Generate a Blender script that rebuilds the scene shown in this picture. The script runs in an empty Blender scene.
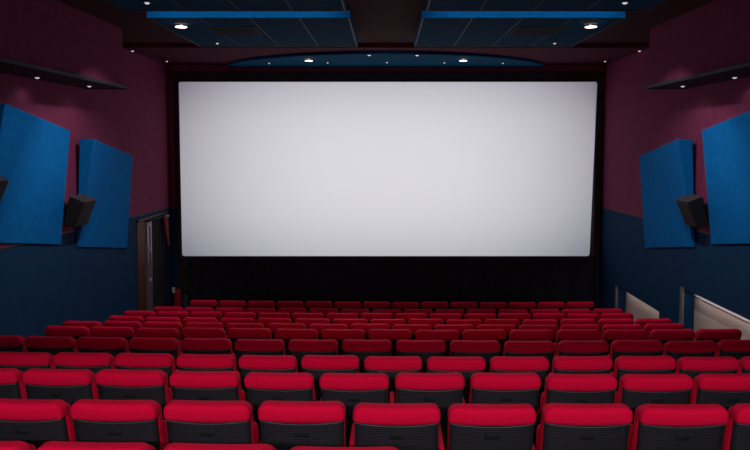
import bpy, bmesh, math, random
from mathutils import Vector, Matrix
random.seed(7)
sc = bpy.context.scene
COL = sc.collection
CZ = 3.922                      # eye height above the front floor; heights below marked R() are relative to the eye
def R(z): return z + CZ
WX, FY, BY = 5.15, 15.55, -6.0  # half width of hall, front wall, rear wall
CEIL, CEILF = R(1.97), R(1.89)

# ------------------------------------------------------------------ materials
def material(name, col, rough=.8, var=.12, scale=40, bump=.0, metallic=0, spec=.3, sheen=0, stretch=None):
    m = bpy.data.materials.new(name); m.use_nodes = True
    nt = m.node_tree; b = nt.nodes['Principled BSDF']
    b.inputs['Roughness'].default_value = rough; b.inputs['Metallic'].default_value = metallic
    b.inputs['Specular IOR Level'].default_value = spec
    if sheen:
        b.inputs['Sheen Weight'].default_value = sheen; b.inputs['Sheen Roughness'].default_value = .4
        b.inputs['Sheen Tint'].default_value = (1, .25, .35, 1)
    tc = nt.nodes.new('ShaderNodeTexCoord'); mp = nt.nodes.new('ShaderNodeMapping')
    if stretch: mp.inputs['Scale'].default_value = stretch
    n = nt.nodes.new('ShaderNodeTexNoise'); n.inputs['Scale'].default_value = scale; n.inputs['Detail'].default_value = 4
    nt.links.new(tc.outputs['Object'], mp.inputs[0]); nt.links.new(mp.outputs[0], n.inputs['Vector'])
    r = nt.nodes.new('ShaderNodeValToRGB')
    r.color_ramp.elements[0].position = .3; r.color_ramp.elements[1].position = .7
    r.color_ramp.elements[0].color = tuple(c*(1-var) for c in col)+(1,)
    r.color_ramp.elements[1].color = tuple(min(1, c*(1+var)) for c in col)+(1,)
    nt.links.new(n.outputs['Fac'], r.inputs[0]); nt.links.new(r.outputs[0], b.inputs['Base Color'])
    if bump:
        bp = nt.nodes.new('ShaderNodeBump'); bp.inputs['Strength'].default_value = bump; bp.inputs['Distance'].default_value = .01
        nt.links.new(n.outputs['Fac'], bp.inputs['Height']); nt.links.new(bp.outputs[0], b.inputs['Normal'])
    return m
def striped(name, a, c, axis, per_m, rough=.6, bump=.4):
    """two-tone fine ribs along one axis"""
    m = bpy.data.materials.new(name); m.use_nodes = True
    nt = m.node_tree; b = nt.nodes['Principled BSDF']; b.inputs['Roughness'].default_value = rough
    b.inputs['Specular IOR Level'].default_value = .12
    tc = nt.nodes.new('ShaderNodeTexCoord'); w = nt.nodes.new('ShaderNodeTexWave')
    w.wave_type = 'BANDS'; w.bands_direction = axis; w.inputs['Scale'].default_value = per_m/ (20/(2*math.pi)) ; w.inputs['Distortion'].default_value = 0
    nt.links.new(tc.outputs['Object'], w.inputs['Vector'])
    r = nt.nodes.new('ShaderNodeValToRGB'); r.color_ramp.elements[0].color = a+(1,); r.color_ramp.elements[1].color = c+(1,)
    nt.links.new(w.outputs['Fac'], r.inputs[0]); nt.links.new(r.outputs[0], b.inputs['Base Color'])
    bp = nt.nodes.new('ShaderNodeBump'); bp.inputs['Strength'].default_value = bump; bp.inputs['Distance'].default_value = .004
    nt.links.new(w.outputs['Fac'], bp.inputs['Height']); nt.links.new(bp.outputs[0], b.inputs['Normal'])
    return m
def glow(name, col, s):
    m = bpy.data.materials.new(name); m.use_nodes = True; nt = m.node_tree
    b = nt.nodes['Principled BSDF']; b.inputs['Base Color'].default_value = (.8, .8, .8, 1)
    b.inputs['Emission Color'].default_value = col+(1,); b.inputs['Emission Strength'].default_value = s
    return m
M = dict(
    red=material('red_velvet', (.58, .0025, .036), .9, .05, 70, .12, spec=.06),
    shell=striped('ribbed_black_plastic', (.009, .009, .0115), (.019, .0185, .024), 'Z', 80, .55, .5),
    black=material('black_plastic', (.012, .012, .015), .6, .2, 60),
    lip=material('grey_piping', (.055, .055, .065), .4, .1, 60),
    maroon=material('maroon_wall_paint', (.21, .033, .088), .9, .10, 6, spec=.15),
    navy=material('navy_wall_paint', (.005, .038, .100), .9, .12, 5, spec=.15),
    ceil=material('dark_maroon_ceiling', (.058, .020, .028), .95, .10, 4, spec=.1),
    ceil_front=material('maroon_ceiling', (.085, .016, .036), .95, .10, 4, spec=.1),
    fabric=material('blue_acoustic_fabric', (.001, .145, .44), .95, .10, 9, .15, spec=.1, stretch=(1, 1, 1)),
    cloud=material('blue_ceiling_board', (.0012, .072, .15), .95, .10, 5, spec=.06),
    seam=material('grey_seam', (.032, .032, .036), .6, .1, 30),
    carpet=material('dark_carpet', (.016, .012, .016), .95, .25, 60, .3),
    velvet=material('black_velvet', (.045, .036, .042), .95, .25, 30, spec=.05),
    drape=material('black_drape', (.027, .023, .030), .85, .3, 12, spec=.2),
    speaker=material('dark_speaker_cabinet', (.011, .009, .010), .6, .2, 50),
    grille=material('speaker_grille', (.012, .010, .012), .7, .3, 400, .4),
    speaker_top=material('speaker_cabinet_top', (.05, .04, .045), .6, .2, 50),
    wood=material('brown_wood', (.10, .026, .009), .6, .35, 8, stretch=(8, 8, 1)),
    metal=material('dull_metal', (.30, .27, .28), .4, .1, 30, metallic=.6),
    white_metal=material('pale_painted_metal', (.42, .40, .42), .5, .1, 30),
    beige=striped('beige_ribbed_panel', (.50, .375, .335), (.62, .48, .43), 'Y', 22, .8, .2),
    ext_red=material('red_enamel', (.40, .006, .02), .35, .05, 20, spec=.5),
    canister=material('grey_blue_steel', (.035, .05, .07), .45, .15, 20),
    paper=material('white_label', (.7, .68, .66), .7, .05, 20),
    cloth=material('red_cloth', (.22, .012, .03), .9, .2, 20),
    lamp=glow('lamp_lens', (1, .93, .88), 2.6),
    lampdim=glow('small_lamp_lens', (.95, .92, 1), .55),
    vent=material('dark_vent', (.003, .004, .006), .7, .3, 80),
)

# ------------------------------------------------------------------ mesh helpers
def link(name, me, parent=None):
    o = bpy.data.objects.new(name, me); COL.objects.link(o)
    if parent: o.parent = parent
    return o
def finish(name, verts, faces, mat, parent=None, smooth=False, mats=None, fm=None):
    me = bpy.data.meshes.new(name); me.from_pydata([tuple(v) for v in verts], [], faces)
    for m in (mats or [mat]): me.materials.append(m)
    if fm:
        for p, i in zip(me.polygons, fm): p.material_index = i
    if smooth:
        for p in me.polygons: p.use_smooth = True
    bm = bmesh.new(); bm.from_mesh(me); bmesh.ops.recalc_face_normals(bm, faces=bm.faces); bm.to_mesh(me); bm.free()
    return link(name, me, parent)
def boxes(name, lst, mat, parent=None, mats=None, idx=None):
    v, f, fm = [], [], []
    for i, (a, b) in enumerate(lst):
        n = len(v)
        v += [(x, y, z) for x in (a[0], b[0]) for y in (a[1], b[1]) for z in (a[2], b[2])]
        f += [[n+k for k in q] for q in ((0,1,3,2),(4,6,7,5),(0,4,5,1),(2,3,7,6),(0,2,6,4),(1,5,7,3))]
        fm += [idx[i] if idx else 0]*6
    return finish(name, v, f, mat, parent, mats=mats, fm=fm)
def rbox(size, r, n=4, extra=(1, 1, 1)):
    """rounded box: verts and faces, centred on the origin"""
    h = [s/2 for s in size]; r = min(r, min(h)*.999)
    def coords(i):
        e = [-h[i]+r*(1-math.cos(k/n*math.pi/2)) for k in range(n+1)]
        mid = [-h[i]+r+(2*h[i]-2*r)*k/extra[i] for k in range(1, extra[i])]
        return e+mid+[-q for q in reversed(e)]
    c = [coords(i) for i in range(3)]
    V, idx, F = [], {}, []
    def vert(p):
        k = tuple(round(q, 6) for q in p)
        if k not in idx:
            inner = Vector([max(-(h[i]-r), min(h[i]-r, p[i])) for i in range(3)])
            d = Vector(p)-inner
            V.append(inner+d.normalized()*r if d.length > 1e-9 else Vector(p)); idx[k] = len(V)-1
        return idx[k]
    for ax in range(3):
        u, w = [i for i in range(3) if i != ax]
        for s in (-1, 1):
            for i in range(len(c[u])-1):
                for j in range(len(c[w])-1):
                    q = []
                    for a, b in ((i, j), (i+1, j), (i+1, j+1), (i, j+1)):
                        p = [0, 0, 0]; p[ax] = s*h[ax]; p[u] = c[u][a]; p[w] = c[w][b]; q.append(vert(p))
                    if len(set(q)) >= 3: F.append(list(dict.fromkeys(q)))
    return V, F
def tube(name, pts, r, mat, parent=None, n=8):
    v, f = [], []
    pts = [Vector(p) for p in pts]
    for i, p in enumerate(pts):
        t = (pts[min(i+1, len(pts)-1)]-pts[max(i-1, 0)]).normalized()
        a = t.cross(Vector((0, 0, 1)) if abs(t.z) < .9 else Vector((1, 0, 0))).normalized(); b = t.cross(a)
        v += [p+(a*math.cos(2*math.pi*k/n)+b*math.sin(2*math.pi*k/n))*r for k in range(n)]
        if i: f += [[(i-1)*n+k, (i-1)*n+(k+1) % n, i*n+(k+1) % n, i*n+k] for k in range(n)]
    f += [list(range(n)), list(range(len(v)-n, len(v)))]
    return finish(name, v, f, mat, parent, True)
def lathe(name, prof, mat, parent=None, loc=(0, 0, 0), n=20):
    v, f = [], []
    for i, (r, z) in enumerate(prof):
        v += [(loc[0]+r*math.cos(2*math.pi*k/n), loc[1]+r*math.sin(2*math.pi*k/n), loc[2]+z) for k in range(n)]
        if i: f += [[(i-1)*n+k, (i-1)*n+(k+1) % n, i*n+(k+1) % n, i*n+k] for k in range(n)]
    f += [list(range(n)), list(range(len(v)-n, len(v)))]
    return finish(name, v, f, mat, parent, True)
def thing(name, label, cat, loc, group=None):
    o = link(name, None); o.location = loc; o.empty_display_size = .2
    o['label'] = label; o['category'] = cat
    if group: o['group'] = group
    return o
def structure(o): o['kind'] = 'structure'; return o
def area(name, parent, loc, target, sx, sy, power, col):
    d = bpy.data.lights.new(name, 'AREA'); d.shape = 'RECTANGLE'; d.size = sx; d.size_y = sy; d.energy = power; d.color = col
    o = link(name, d, parent); o.location = loc
    o.rotation_euler = (Vector(target)-Vector(loc)).to_track_quat('-Z', 'Y').to_euler(); return o
def spot(name, parent, loc, power, angle, blend, col, r=.04, target=None):
    d = bpy.data.lights.new(name, 'SPOT'); d.energy = power; d.spot_size = angle; d.spot_blend = blend; d.color = col; d.shadow_soft_size = r
    o = link(name, d, parent); o.location = loc
    if target: o.rotation_euler = (Vector(target)-Vector(loc)).to_track_quat('-Z', 'Y').to_euler()
    return o

# ------------------------------------------------------------------ rows of seats: position of the headrest tops
PITCH = .554
#        y at row middle, top height, x of seat 0, first seat, last seat
ROWS = [(12.176, -2.972, -.177, -6, 7), (11.205, -2.861, .010, -7, 7), (10.288, -2.697, -.150, -7, 7), (9.308, -2.525, .029, -7, 7),
        (8.417, -2.352, -.210, -7, 7), (7.500, -2.162, .047, -7, 7), (6.535, -1.994, -.196, -7, 7), (5.592, -1.850, .063, -6, 6),
        (4.658, -1.666, -.233, -5, 5), (3.691, -1.500, .062, -4, 4), (2.749, -1.315, -.183, -3, 0)]
SEAT_H = .95
def row_y(i, x): return ROWS[i][0]-.0147+(x-1.6)**2/174
def row_floor(i): return R(ROWS[i][1])-SEAT_H

# ------------------------------------------------------------------ floor, ceiling, walls
def build_floor():
    xs = [-5.4+10.8*k/24 for k in range(25)]
    lines = [(lambda x: FY+.1, 0.0)]
    v, f = [], []
    levels = [row_floor(i) for i in range(11)]+[row_floor(10)+.19]
    levels[0] = 0.0
    def edge(i, x):                                # riser at the screen side of row i's tier
        if i == 0: return FY+.1
        if i == 11: return row_y(10, x)-.42
        return row_y(i, x)+.53
    for i in range(12):
        for (ya, za, yb, zb) in ((0, levels[i], 1, levels[i]), (1, levels[i], 1, levels[i+1] if i < 11 else levels[i])):
            if i == 11 and ya == 1: continue
            n = len(v)
            for x in xs:
                a = edge(i, x) if ya == 0 else (edge(i+1, x) if i < 11 else BY)
                b = edge(i+1, x) if i < 11 else BY-.1
                v += [(x, a, za), (x, b, zb)]
            for k in range(len(xs)-1): f.append([n+2*k, n+2*k+2, n+2*k+3, n+2*k+1])
    return structure(finish('floor', v, f, M['carpet']))
build_floor()
structure(boxes('ceiling', [((-5.4, BY-.1, CEIL), (5.4, 12.8, CEIL+.2)), ((-5.4, 12.8, CEILF), (5.4, FY+.2, CEIL+.2))], None, mats=[M['ceil'], M['ceil_front']], idx=[0, 1]))
structure(boxes('wall_front', [((-5.4, FY, -.3), (5.4, FY+.2, R(-1.49))), ((-5.4, FY, R(-1.49)), (5.4, FY+.2, CEIL))], None, mats=[M['navy'], M['maroon']], idx=[0, 1]))
structure(boxes('wall_back', [((-5.4, BY-.2, -.3), (5.4, BY, CEIL))], M['maroon']))
def divider(y): return R(-1.41-(y-10.4)*.0155)
def side_wall(name, s, holes):
    """wall with two paint colours; holes = (y0, y1, top) openings that start at the floor"""
    ys = sorted({BY, FY}|{h[0] for h in holes}|{h[1] for h in holes})
    v, f, fm = [], [], []
    def prism(y0, y1, zb0, zb1, zt0, zt1, mi):
        n = len(v)
        for x in (s*WX, s*(WX+.2)):
            v.extend([(x, y0, zb0), (x, y1, zb1), (x, y1, zt1), (x, y0, zt0)])
        f.extend([[n+k for k in q] for q in ((0,1,2,3),(4,5,6,7),(0,1,5,4),(2,3,7,6),(0,3,7,4),(1,2,6,5))]); fm.extend([mi]*6)
    for y0, y1 in zip(ys[:-1], ys[1:]):
        zb = -.3
        for h in holes:
            if h[0] <= y0 and y1 <= h[1]: zb = h[2]
        prism(y0, y1, zb, zb, divider(y0), divider(y1), 1)
        prism(y0, y1, divider(y0), divider(y1), CEIL, CEIL, 0)
    return structure(finish(name, v, f, None, mats=[M['maroon'], M['navy']], fm=fm))
DOOR = (13.37, 15.27, R(-1.60))
NICHES = [(12.08, 14.30, R(-3.137)), (8.2, 11.12, R(-2.475))]
side_wall('wall_left', -1, [DOOR]); side_wall('wall_right', 1, NICHES)
# thin paint-line trims between maroon and navy
for k, (s, y1) in enumerate(((-1, FY), (1, FY))):
    v = []
    for y in (BY, y1):
        for x in (s*WX, s*(WX-.012)):
            for dz in (-.012, .012): v.append((x, y, divider(y)+dz))
    structure(finish('trim_%d' % (k+1), v, [[0,1,3,2],[4,5,7,6],[0,1,5,4],[2,3,7,6],[0,2,6,4],[1,3,7,5]], M['seam']))
# boxed-out soffits high on both side walls
for k, s in enumerate((-1, 1)):
    o = boxes('trim_%d' % (k+3), [((s*4.475, 3.0, R(1.0)), (s*(WX), 11.17, CEIL)), ((s*4.42, 3.0, R(.965)), (s*WX, 11.19, R(.998)))], None,
              mats=[M['maroon'], M['ceil']], idx=[0, 1])
    structure(o)
    structure(boxes('trim_%d' % (k+5), [((s*4.405, 3.0, R(.955)), (s*4.42, 11.205, R(1.004))), ((s*4.405, 11.19, R(.955)), (s*WX, 11.205, R(1.004)))], M['black']))
# unseen beam added behind the camera to cut the house light off the far rows
structure(boxes('trim_7', [((-WX, -1.65, R(.947)), (WX, -1.5, CEIL))], M['ceil']))

# left doorway
d = structure(link('door_1', None)); d.location = (-WX, 14.3, 0)
def atd(pts): return [(tuple(a[i]-(-WX, 14.3, 0)[i] for i in range(3)), tuple(b[i]-(-WX, 14.3, 0)[i] for i in range(3))) for a, b in pts]
zt = DOOR[2]
boxes('door_leaf', atd([((-5.21, 13.38, 0.01), (-5.165, 13.84, zt-.02))]), M['wood'], d)
me_ = boxes('metal_edge', atd([((-5.20, 13.90, 0.01), (-5.14, 13.98, zt-.02)), ((-5.20, 14.12, 0.01), (-5.15, 14.2, zt-.02)), ((-5.20, 13.98, .01), (-5.17, 14.12, zt-.02))]), M['metal'], d)
for z in (.95, 1.62, 2.16): boxes('hinge', atd([((-5.145, 13.97, z), (-5.12, 14.06, z+.09))]), M['white_metal'], d)
boxes('door_frame', atd([((-5.17, 13.32, 0), (-5.13, 13.38, zt+.05)), ((-5.17, 13.32, zt), (-5.13, 15.2, zt+.05)), ((-5.36, 13.3, 0), (-5.34, 15.3, zt+.02))]), M['wood'], d)
# niches in the right wall
for k, (y0, y1, top) in enumerate(NICHES):
    n = structure(link('door_%d' % (k+2), None)); n.location = (WX, (y0+y1)/2, 0); L = n.location
    def rel(l): return [(tuple(Vector(a)-L), tuple(Vector(b)-L)) for a, b in l]
    boxes('ribbed_panel', rel([((5.35, y0-.05, -.25), (5.39, y1+.05, top+.05))]), M['beige'], n)
    boxes('jamb_strip', rel([((5.125, y1-.02, -.2), (5.16, y1+.07, top+.01))]), M['metal'], n)
    area('niche_fill', n, (5.23-L.x, 0, top-.05), (5.35-L.x, 0, top-.75), y1-y0-.2, .03, (1.1, 2.2)[k], (1, .93, .9))  # unseen strip added to brighten the ribbed panel
    if k == 1:
        tube('handrail', [Vector((5.32, y, R(-2.585)))-L for y in (11.08, 10, 9, 8.25)], .018, M['white_metal'], n)

# ------------------------------------------------------------------ screen, masking and drapes
SX0, SX1, SZ0, SZ1 = -4.883, 4.952, R(-2.653), R(1.487)
scr = thing('projection_screen', 'huge lit white projection screen in black masking on the front wall', 'screen', (.035, FY, SZ0))
SL = scr.location
def rounded_rect(x0, x1, z0, z1, r, y0, y1):
    out = []
    for cx, cz, a0 in ((x1-r, z1-r, 0), (x0+r, z1-r, 90), (x0+r, z0+r, 180), (x1-r, z0+r, 270)):
        for k in range(6):
            a = math.radians(a0+18*k); out.append((cx+r*math.cos(a), cz+r*math.sin(a)))
    n = len(out)
    v = [Vector((x, y0, z))-SL for x, z in out]+[Vector((x, y1, z))-SL for x, z in out]
    f = [list(range(n)), list(range(2*n-1, n-1, -1))]+[[k, (k+1) % n, n+(k+1) % n, n+k] for k in range(n)]
    return v, f
sm = bpy.data.materials.new('screen_white'); sm.use_nodes = True
b = sm.node_tree.nodes['Principled BSDF']; b.inputs['Base Color'].default_value = (.82, .82, .84, 1); b.inputs['Roughness'].default_value = .9
b.inputs['Specular IOR Level'].default_value = .1
b.inputs['Emission Color'].default_value = (.76, .80, 1, 1); b.inputs['Emission Strength'].default_value = .19  # even glow stands in for part of the projected light
v, f = rounded_rect(SX0, SX1, SZ0, SZ1, .06, 15.42, 15.46)
for q in v:
    if q.x > 0: q.x -= .10*(1-q.z/(SZ1-SZ0))-.02
finish('screen_surface', v, f, sm, scr)
mk = []
for a, c in (((-5.08, 15.40, SZ1-.005), (5.11, 15.5, R(1.721))), ((-5.0, 15.40, .3), (SX0+.005, 15.5, SZ1-.005)), ((SX1+.03, 15.40, .3), (5.09, 15.5, SZ1-.005)), ((SX0, 15.46, .3), (SX1+.08, 15.52, SZ1))):
    mk.append((tuple(Vector(a)-SL), tuple(Vector(c)-SL)))
boxes('masking_border', mk, M['velvet'], scr)
def drape(name, label, x0, x1, z0, z1, y, depth, waves, mat, axis='x', skew=None):
    n, mz = int(waves*10), 10
    v, f = [], []
    rnd = random.Random(3); ph = [rnd.uniform(-.8, .8) for _ in range(50)]
    for j in range(mz+1):
        t = j/mz
        for i in range(n+1):
            s = i/n
            w = math.sin(s*waves*2*math.pi+ph[int(s*waves) % 50]*t+.6*math.sin(s*9)*(1-t))
            off = depth*(.35+.65*(1-t))*w+depth*.5*math.sin(s*waves*.7+4*t)
            u = x0+(x1-x0)*s
            if skew: u = x0+(x1-skew*t-x0)*s
            z = z0+(z1-z0)*t
            v.append((u, y+off, z) if axis == 'x' else (y+off, u, z))
    for j in range(mz):
        for i in range(n): f.append([j*(n+1)+i, j*(n+1)+i+1, (j+1)*(n+1)+i+1, (j+1)*(n+1)+i])
    o = finish(name, v, f, mat, None, True)
    sd = o.modifiers.new('thickness', 'SOLIDIFY'); sd.thickness = .008
    o['label'] = label; o['category'] = 'curtain'
    return o
drape('stage_curtain', 'long black pleated curtain hanging below the white screen', -4.7, 5.0, .01, SZ0+.0, 15.33, .06, 17, M['drape'])
drape('door_curtain', 'narrow black curtain hanging in the doorway left of the screen', 14.25, 15.24, .01, zt-.06, -5.17, .035, 5, M['drape'], 'y', .22)
o = thing('curtain_rail', 'dark curtain rail with pale end cap over the left doorway', 'curtain rail', (-5.13, 14.2, zt-.04))
tube('rod', [(0, -.3, 0), (0, .75, 0)], .02, M['black'], o)
boxes('end_cap', [((-.02, .75, -.03), (.05, .95, .01))], M['white_metal'], o)
o = finish('red_cloth', [(-5.06, 14.76, R(-1.66)), (-5.06, 15.0, R(-1.66)), (-5.06, 15.08, R(-2.35)), (-5.06, 15.02, R(-2.35)),
                         (-5.085, 14.76, R(-1.66)), (-5.085, 15.0, R(-1.66)), (-5.085, 15.08, R(-2.35)), (-5.085, 15.02, R(-2.35))],
           [[0,1,2,3],[4,5,6,7],[0,1,5,4],[1,2,6,5],[2,3,7,6],[3,0,4,7]], M['cloth'])
o['label'] = 'narrow red cloth strip hanging at the top right of the left doorway'; o['category'] = 'cloth'

# fire extinguisher and its neighbour at the front left corner
e = thing('fire_extinguisher', 'red fire extinguisher with black valve standing left of the curtain', 'fire extinguisher', (-4.88, 15.02, 0))
lathe('cylinder_body', [(.02, 0), (.075, .005), (.08, .03), (.08, .42), (.072, .47), (.05, .505), (.022, .52), (.022, .53)], M['ext_red'], e)
lathe('valve', [(.026, .525), (.026, .57), (.014, .575), (.014, .60)], M['black'], e)
boxes('handle', [((-.085, -.015, .585), (.03, .015, .60)), ((-.075, -.015, .62), (.03, .015, .632)), ((-.005, -.012, .6), (.012, .012, .63))], M['black'], e)
tube('hose', [(-.03, 0, .55), (-.08, -.01, .55), (-.105, -.02, .48), (-.105, -.03, .3), (-.095, -.03, .15)], .011, M['black'], e)
boxes('label_plate', [((-.095, -.07, .44), (-.03, -.055, .56))], M['paper'], e)
e.scale = (1.08, 1.08, 1.1)
e = thing('gas_canister', 'dark grey canister standing just right of the red fire extinguisher', 'canister', (-4.72, 15.06, 0))
lathe('cylinder_body', [(.02, 0), (.06, .005), (.065, .03), (.065, .34), (.05, .40), (.02, .43)], M['canister'], e)
lathe('valve', [(.02, .42), (.024, .45), (.012, .49)], M['black'], e)

# ------------------------------------------------------------------ slanted blue fabric wall panels
def wall_panel(s, y0, y1, tb0, tt0, tt1, zb0, zb1, zt0, zt1, label):
    """y0 is the near end; tb/tt: how far it stands off the wall at the bottom/top, near and far"""
    t = thing('acoustic_panel', label, 'wall panel', (s*WX, (y0+y1)/2, R((zb0+zb1)/2)), 'blue fabric panels on the side walls')
    L = t.location; eps = 0
    P = lambda off, y, z: Vector((s*(WX-off), y, R(z)))-L
    v = [P(eps, y0, zb0), P(tb0, y0, zb0), P(tt0, y0, zt0), P(.10, y0, zt0), P(eps, y1, zb1), P(tb0, y1, zb1), P(tt1, y1, zt1), P(.06, y1, zt1)]
    o = finish('fabric_cover', v, [[0,1,2,3],[4,5,6,7],[1,2,6,5],[0,3,7,4],[2,3,7,6],[0,1,5,4]], M['fabric'], t)
    bv = o.modifiers.new('soft_edges', 'BEVEL'); bv.width = .008; bv.segments = 2
    for y, z in ((y0+.3, (zb0+3*zt0)/4), (y1-.3, (zb1+3*zt1)/4)):
        a, c = P(.11, y-.05, z-.04), P(.004, y+.05, z+.04)
        boxes('wall_bracket', [(tuple(min(p, q) for p, q in zip(a, c)), tuple(max(p, q) for p, q in zip(a, c)))], M['black'], t)
    return t
for s, w in ((-1, 'left'), (1, 'right')):
    wall_panel(s, 8.20, 10.157, .03, .374, .237, -1.24, -1.564, .525, .225, 'large slanted blue fabric panel cut by the %s edge of the photo' % w)
    wall_panel(s, 10.739, 12.75, .03, .337, .192, -1.695, -2.033, .102, -.215, 'slanted blue fabric panel on the %s wall nearest the screen' % w)

# ------------------------------------------------------------------ wall speakers
def speaker(s, y0, x_front, z_front, label):
    t = thing('wall_speaker', label, 'loudspeaker', (s*WX, y0+.235, R(z_front-.25)), 'loudspeakers on the side walls')
    L = t.location; a = math.radians(23)
    # cabinet section: front top corner, depth direction back/up, face direction down/back
    dx, dz = math.cos(a)*.24, math.sin(a)*.24
    fx, fz = math.sin(a)*.46, math.cos(a)*.46
    tx = -x_front*1.0
    ft = Vector((tx, z_front)); bt = ft+Vector((dx, dz)); fb = ft+Vector((fx, -fz)); bb = fb+Vector((dx*.75, dz*.75))
    def P(q, y): return Vector((s*min(q.x, WX-.01), y, R(q.y)))-L
    v = [P(q, y) for y in (y0, y0+.47) for q in (ft, bt, bb, fb)]
    o = finish('cabinet', v, [[0,1,2,3],[4,5,6,7],[0,1,5,4],[1,2,6,5],[2,3,7,6],[3,0,4,7]], None, t, mats=[M['speaker'], M['speaker_top']], fm=[0, 0, 1, 0, 0, 0])  # top face in a paler grey than the sides
    bv = o.modifiers.new('soft_edges', 'BEVEL'); bv.width = .012; bv.segments = 2
    nrm = Vector((-math.cos(a), -math.sin(a)))*.012
    g = []
    for off in (Vector((0, 0)), nrm):
        for fr, y in ((.06, .03), (.06, .44), (.94, .44), (.94, .03)): g.append(P(ft.lerp(fb, fr)+off, y0+y))
    finish('grille', g, [[0,1,2,3],[4,5,6,7],[0,1,5,4],[1,2,6,5],[2,3,7,6],[3,0,4,7]], M['grille'], t)
    mid = (bt+bb)/2
    boxes('bracket', [(tuple(P(Vector((mid.x-.05, mid.y-.03)), y0+.2)), tuple(Vector((s*(WX-.005), y0+.26, R(mid.y+.03)))-L)),
                      (tuple(Vector((s*(WX-.02), y0+.15, R(mid.y-.09)))-L), tuple(Vector((s*(WX-.002), y0+.32, R(mid.y+.09)))-L))], M['black'], t)
    return t
speaker(-1, 10.20, -4.763, -.893, 'dark box speaker hung on the left wall between two blue panels')
speaker(1, 10.20, -4.763, -.893, 'dark box speaker hung on the right wall beside two blue panels')
speaker(-1, 7.66, -4.715, -.43, 'dark box speaker almost cut off by the left edge of the photo')

# ------------------------------------------------------------------ ceiling clouds
def cloud(s, y0, y1, xa, xb, label, vent=False):
    t = thing('ceiling_panel', label, 'ceiling panel', (s*(xa+xb)/2, (y0+y1)/2, R(1.75)), 'blue panels hung under the ceiling'); L = t.location
    def rel(l): return [(tuple(Vector((s*a[0], a[1], R(a[2])))-L), tuple(Vector((s*c[0], c[1], R(c[2])))-L)) for a, c in l]
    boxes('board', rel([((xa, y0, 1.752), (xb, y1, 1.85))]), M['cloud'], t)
    boxes('lit_edge', rel([((xa-.004, y0-.006, 1.757), (xb+.004, y0, 1.853)), ((xa-.01, y0, 1.757), (xa, y1, 1.86))]), M['fabric'], t)  # brighter blue than the board: light from behind put into the edge colour
    boxes('seam_strips', rel([((x-.006, y0+.01, 1.7495), (x+.006, y1-.01, 1.7535)) for x in (xa+.69, xa+1.38, xa+2.07)]+[((xa-.004, y0+.01, 1.748), (xa+.014, y1-.01, 1.7535))]), M['seam'], t)
    boxes('black_trim', rel([((xa, y1-.025, 1.745), (xb, y1+.004, 1.765)), ((xb-.02, y0, 1.745), (xb+.004, y1, 1.765))]), M['black'], t)
    if vent: boxes('vent_grille', rel([((1.95, 9.79, 1.742), (2.66, 10.40, 1.752))]+[((1.97, 9.83+.06*k, 1.737), (2.64, 9.845+.06*k, 1.743)) for k in range(10)]), M['vent'], t)
    if not vent: area('edge_fill', t, (0, y1+.03-L.y, .06), (0, y1+2-L.y, .06), 2.7, .03, 1.6, (.95, .96, 1)).data.spread = math.radians(100)  # unseen strip added to brighten the edge of the next panel
    for x in (xa+.4, xb-.4):
        for y in (y0+.4, y1-.4):
            boxes('hanger_rod', rel([((x-.008, y-.008, 1.85), (x+.008, y+.008, 1.97))]), M['black'], t)
    return t
for s, w in ((-1, 'left'), (1, 'right')):
    cloud(s, 9.12, 11.72, .51, 3.30, 'blue ceiling panel with dark square vent, %s of centre' % w, True)
    cloud(s, 6.0, 8.64, .53, 3.40, 'blue ceiling panel cut by the top edge of the photo, %s of centre' % w)
# curved panel in front of the screen
t = thing('ceiling_panel', 'wide curved blue ceiling panel just above the screen', 'ceiling panel', (0, 15.4, R(1.83)), 'blue panels hung under the ceiling'); L = t.location
N = 48; out = []
for k in range(N+1):
    a = math.pi*k/N; out.append((-3.71*math.cos(a), 15.51-2.27*math.sin(a)**1.25))
n = len(out)
v = [Vector((x, y, R(1.83)))-L for x, y in out]+[Vector((x, y, R(1.872)))-L for x, y in out]
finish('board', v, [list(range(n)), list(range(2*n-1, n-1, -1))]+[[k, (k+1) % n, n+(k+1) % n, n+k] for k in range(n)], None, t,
       mats=[M['cloud'], M['fabric']], fm=[0, 0]+[1]*n)  # rim in the brighter blue, its light from behind put into the colour
for x in (-2, 0, 2): boxes('hanger_rod', [((x-.008, -.6, .042), (x+.008, -.58, .06))], M['black'], t)

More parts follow.
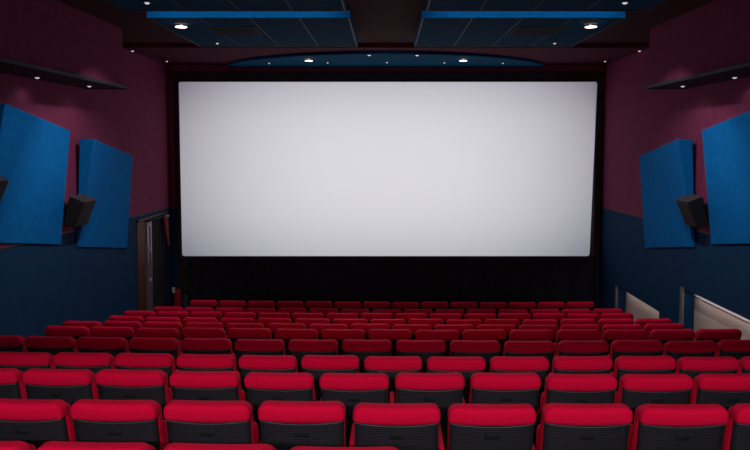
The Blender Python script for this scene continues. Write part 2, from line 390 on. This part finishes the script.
# ------------------------------------------------------------------ downlights
def downlight(x, y, ztop, r, label, cat_group, big=False, power=0, cone=2.75, aim=None):
    t = thing('downlight', label, 'ceiling light', (x, y, ztop), cat_group)
    lathe('trim_ring', [(r*1.25, -.001), (r*1.25, -.012), (r*1.0, -.014), (r*.95, -.004)], M['black'], t, n=16)
    if big:
        lathe('stem', [(.022, -.004), (.022, -.05)], M['white_metal'], t, n=10)
        lathe('lens', [(r*.5, -.048), (r*.95, -.052), (r, -.057), (r*.9, -.062), (r*.3, -.066)], M['lamp'], t, n=20)
    else:
        lathe('lens', [(r*.7, -.008), (r*.6, -.022), (r*.3, -.03)], M['lampdim'], t, n=14)
    if power: spot('spot_source', t, (0, 0, -.1), power, cone, .7, (1, .96, .96), .05, aim)
    return t
G = 'round downlights overhead'
P_ = 50
for s, w in ((-1, 'left'), (1, 'right')):
    downlight(s*2.95, 9.49, R(1.752), .085, 'bright round lamp under the %s vented ceiling panel' % w, G, True, 150, 1.45, (s*1.25, .75, -2.2))
    downlight(s*2.89, 11.27, R(1.752), .035, 'tiny round lamp at the far corner of the %s vented ceiling panel' % w, G)
    downlight(s*2.93, 8.10, R(1.752), .045, 'round lamp under the %s ceiling panel cut by the top of the photo' % w, G, False, 110, 1.45, (s*1.0, .6, -2.2))
    downlight(s*1.63, 13.87, R(1.83), .085, 'bright round lamp under the curved ceiling panel, %s of centre' % w, G, True, 480, .95, (-s*.6, -7.0, -4.6))
    downlight(s*2.6, 14.6, R(1.83), .03, 'tiny lamp under the curved ceiling panel towards its %s end' % w, G)
    downlight(s*1.29, 14.51, R(1.83), .03, 'tiny lamp under the curved panel behind its bright lamp, on the %s' % w, G)
    downlight(s*5.07, 13.15, CEILF, .04, 'small ceiling spot close to the %s wall, farther from the screen' % w, G)
    downlight(s*4.92, 14.75, CEILF, .035, 'small ceiling spot at the top %s corner of the screen' % w, G)
    downlight(s*4.93, 9.27, R(.965), .045, 'small lamp under the %s wall soffit, nearer the edge of the photo' % w, G, False, 1.2, 2.8)
    downlight(s*4.81, 10.62, R(.965), .045, 'small lamp at the tip of the %s wall soffit' % w, G, False, 1.2, 2.8)
for s in (-1, 1): spot('spot_source', bpy.data.objects['ceiling_panel.001' if s < 0 else 'ceiling_panel.003'], (-s*.9, -.7, -.05), 24, 2.2, .7, (1, .96, .96), .08)  # unseen spots without fittings, added to brighten the middle rows
downlight(-.34, 13.32, R(1.83), .05, 'middle lamp at the front of the curved ceiling panel, left of the pair', G)
downlight(.63, 13.34, R(1.83), .05, 'middle lamp at the front of the curved ceiling panel, right of the pair', G)
downlight(.02, 14.46, R(1.83), .03, 'tiny lamp at the very centre of the curved ceiling panel', G)

# ------------------------------------------------------------------ seats
REC = math.tan(math.radians(11))
def lean(v): return [Vector((p.x, p.y-.05+REC*(SEAT_H-max(p.z, .40)), p.z)) for p in v]
def seat_meshes():
    out = {}
    def add(name, v, f, mat, smooth=True):
        o = finish(name, v, f, mat, None, smooth); out[name] = o.data; bpy.data.objects.remove(o)
    v, f = rbox((.510, .10, .110), .030, 6, (24, 2, 2))
    w = []
    for p in v:
        q = p.copy(); u = q.x/.255
        top = (q.z+.055)/.110
        q.z -= .030*max(0, (abs(u)-.76)/.24)**2.2*top
        q.z += -.006*(1-u*u)*top-(.020*(1-u*u))*(1-top)*.9
        if q.y < 0: q.y -= .010*(1-u*u)*math.sin(math.pi*min(1, max(0, top)))
        q += Vector((0, .05, SEAT_H-.055)); w.append(q)
    add('headrest', lean(w), f, M['red'])
    v, f = rbox((.496, .09, .50), .03, 3, (3, 1, 4)); add('back_cushion', lean([p+Vector((0, .098, .66)) for p in v]), f, M['red'])
    # shell: tapers towards the bottom, ribbed centre, dark wings
    v, f = [], []
    nx, nz = 12, 12
    for j in range(nz+1):
        t = j/nz; z = .30+.587*t
        half = .150+.095*min(1, t/.55)**.8
        for i in range(nx+1):
            u = -1+2*i/nx
            zz = z if j < nz else z+.0
            y = .028-.020*(1-abs(u)**3)-.006*math.sin(math.pi*t)
            v.append(Vector((u*half, y, zz-(.012*(1-u*u))*t)))
    for j in range(nz):
        for i in range(nx): f.append([j*(nx+1)+i, j*(nx+1)+i+1, (j+1)*(nx+1)+i+1, (j+1)*(nx+1)+i])
    n = len(v); v += [p+Vector((0, .03, 0)) for p in v]
    f += [[q+n for q in reversed(face)] for face in f[:nx*nz]]
    rim = [i for i in range(nx+1)]+[j*(nx+1)+nx for j in range(1, nz+1)]+[nz*(nx+1)+i for i in range(nx-1, -1, -1)]+[j*(nx+1) for j in range(nz-1, 0, -1)]
    for a, b in zip(rim, rim[1:]+rim[:1]): f.append([a, b, b+n, a+n])
    add('back_shell', lean(v), f, M['shell'])
    v, f = rbox((.482, .03, .55), .012, 2, (1, 1, 3)); add('shell_wings', lean([p+Vector((0, .048, .585)) for p in v]), f, M['black'])
    # pale lip under the headrest
    v, f = [], []
    for i in range(15):
        u = -1+2*i/14; c = Vector((u*.246, .004+.014*abs(u)**3, SEAT_H-.110-.018*(1-u*u)))
        v += [c+Vector((0, .004*math.cos(a), .0035*math.sin(a))) for a in (0, 1.57, 3.14, 4.71)]
        if i: f += [[(i-1)*4+k, (i-1)*4+(k+1) % 4, i*4+(k+1) % 4, i*4+k] for k in range(4)]
    f += [[0, 1, 2, 3], [56, 57, 58, 59]]
    add('piping', lean(v), f, M['lip'])
    v, f = rbox((.086, .014, .036), .006, 2); add('hand_slot', lean([p+Vector((0, .002, .762)) for p in v]), f, M['vent'])
    v, f = rbox((.46, .12, .36), .045, 3, (4, 1, 3)); add('seat_cushion', [Vector((p.x, p.y+.30-.18*p.z, p.z+.53)) for p in v], f, M['red'])
    v, f = rbox((.036, .36, .05), .016, 3, (1, 3, 1)); arm = [p+Vector((-PITCH/2, .36, .585)) for p in v]; add('armrest', arm, f, M['red'])
    v, f = rbox((.030, .30, .565), .012, 2, (1, 1, 1)); add('side_panel', [p+Vector((-PITCH/2, .35, .2835)) for p in v], f, M['black'])
    for q in ('armrest', 'side_panel'):
        me = out[q].copy(); me.transform(Matrix.Translation((PITCH, 0, 0))); out[q+'_end'] = me
    return out
SM = seat_meshes()
ORD = ['first', 'second', 'third', 'fourth', 'fifth', 'sixth', 'seventh', 'eighth', 'ninth', 'tenth', 'eleventh', 'twelfth', 'thirteenth', 'fourteenth', 'fifteenth']
def make_proto(detail, last):
    t = thing('cinema_seat', '', 'seat', (0, 0, 0))
    names = ['headrest', 'back_cushion', 'back_shell', 'shell_wings', 'piping', 'seat_cushion', 'armrest', 'side_panel']+(['hand_slot'] if detail else [])
    for nme in names: link(nme, SM[nme], t)
    if last:
        link('armrest', SM['armrest_end'], t); link('side_panel', SM['side_panel_end'], t)
    return t
def copy_tree(o):
    c = o.copy(); COL.objects.link(c)
    for ch in o.children:
        k = ch.copy(); COL.objects.link(k); k.parent = c
    return c
protos = {}
rnd = random.Random(11)
ROWNAME = ['front row under the screen', 'second row from the screen', 'third row from the screen', 'fourth row from the screen', 'fifth row from the screen',
           'sixth row from the screen', 'seventh row from the screen', 'eighth row from the screen', 'third nearest row', 'second nearest row', 'nearest row']
for i, (y, z, x0, k0, k1) in enumerate(ROWS):
    cnt = k1-k0+1
    for k in range(k0, k1+1):
        j = k-k0; key = (i >= 7, k == k1 and i < 7)
        if key not in protos: protos[key] = make_proto(*key); s = protos[key]
        else: s = copy_tree(protos[key])
        x = x0+PITCH*k
        s.location = (x, row_y(i, x), row_floor(i) if i else 0)
        s.rotation_euler = (0, 0, math.atan((x-1.6)/87)+rnd.uniform(-.012, .012))
        s.scale = (1, 1, 1+rnd.uniform(-.006, .006))
        right = cnt-1-j
        if i >= 7: look = 'bright red ribbed-back seat'
        else: look = 'dim red cinema seat'
        side = ('%s from the left' % ORD[j] if j <= right else '%s from the right' % ORD[right])
        if j == 0: side = 'leftmost'
        if right == 0: side = 'rightmost'
        if i == 10:
            s['label'] = ['red seat top at the very bottom left corner of the photo', 'red seat top along the bottom edge, second from the left corner',
                          'sliver of red seat top along the bottom edge, third from the left corner', 'sliver of red seat top along the bottom edge, rightmost of four'][j]
        else: s['label'] = '%s, %s in the %s' % (look, side, ROWNAME[i])
        s['group'] = 'cinema seats in the '+ROWNAME[i]

# ------------------------------------------------------------------ rear house lamp, added fill strip and the projector
t = thing('house_light', 'long strip lamp high on the rear ceiling', 'lamp', (0, -4.0, R(1.84)))
area('strip_lamp', t, (0, 0, 0), (0, 9, -3.6), 3.2, .06, 470, (1, .94, .95))
boxes('lamp_housing', [((-1.7, -.06, .03), (1.7, .06, .13))], M['black'], t)
t = thing('rear_fill', 'added fill strip on the front of the added rear beam', 'lamp', (0, -1.40, R(.98)))  # added to lift the far rows and the panel edges
wl = area('strip_lamp', t, (0, 0, 0), (0, 10, 0), 6.0, .1, 50, (.95, .95, 1)); wl.data.spread = math.radians(150)
boxes('lamp_housing', [((-3.1, -.1, -.05), (3.1, -.02, .08))], M['black'], t)
t = thing('projector', 'film projector at the rear of the hall', 'projector', (.035, -5.2, R(.45)))
boxes('projector_body', [((-.25, -.7, -.2), (.25, -.06, .15))], M['black'], t)
boxes('pedestal', [((-.15, -.6, row_floor(10)+.19-R(.45)), (.15, -.2, -.2))], M['black'], t)
sp = spot('projector_lamp', t, (0, 0, 0), 10400, math.radians(34), 0, (.99, 1, .97), .01, (0, (15.42+5.2), (SZ0+SZ1)/2-R(.45)))
dist = math.hypot(20.62, (SZ0+SZ1)/2-R(.45))
ld = sp.data; ld.use_nodes = True; nt = ld.node_tree
em = nt.nodes.get('Emission')
tc = nt.nodes.new('ShaderNodeTexCoord'); sx = nt.nodes.new('ShaderNodeSeparateXYZ'); nt.links.new(tc.outputs['Normal'], sx.inputs[0])
def mth(op, a, b=None, c=None):
    n = nt.nodes.new('ShaderNodeMath'); n.operation = op
    for k, q in enumerate((a, b, c)):
        if q is None: continue
        if isinstance(q, (int, float)): n.inputs[k].default_value = q
        else: nt.links.new(q, n.inputs[k])
    return n.outputs[0]
hx, hz = (SX1-SX0)/2/dist, (SZ1-SZ0)/2/dist
u = mth('ABSOLUTE', mth('DIVIDE', mth('DIVIDE', sx.outputs['X'], sx.outputs['Z']), hx))
w = mth('ABSOLUTE', mth('DIVIDE', mth('DIVIDE', sx.outputs['Y'], sx.outputs['Z']), hz))
mask = mth('MULTIPLY', mth('LESS_THAN', u, 1.0), mth('LESS_THAN', w, 1.0))
r2 = mth('ADD', mth('MULTIPLY', mth('POWER', u, 2.8), .60), mth('MULTIPLY', mth('POWER', w, 2.4), .38))
fall = mth('MAXIMUM', mth('SUBTRACT', 1.0, r2), 0.05)
nt.links.new(mth('MULTIPLY', mask, fall), em.inputs['Strength'])

# ------------------------------------------------------------------ world, camera, view
wd = bpy.data.worlds.new('World'); sc.world = wd; wd.use_nodes = True
wd.node_tree.nodes['Background'].inputs[0].default_value = (.01, .01, .015, 1)
cam = bpy.data.cameras.new('camera'); co = link('camera', cam); sc.camera = co
cam.sensor_width = 36; cam.lens = 650/750*36
co.location = (0, 0, CZ); co.rotation_euler = (math.pi/2-math.atan(.065), 0, 0)
cam.shift_x = -11/750; cam.shift_y = -(225-187.25)/750
cam.clip_start = .05
vs = sc.view_settings; vs.view_transform = 'Standard'; vs.look = 'None'; vs.gamma = 1; vs.exposure = 0; vs.use_curve_mapping = False
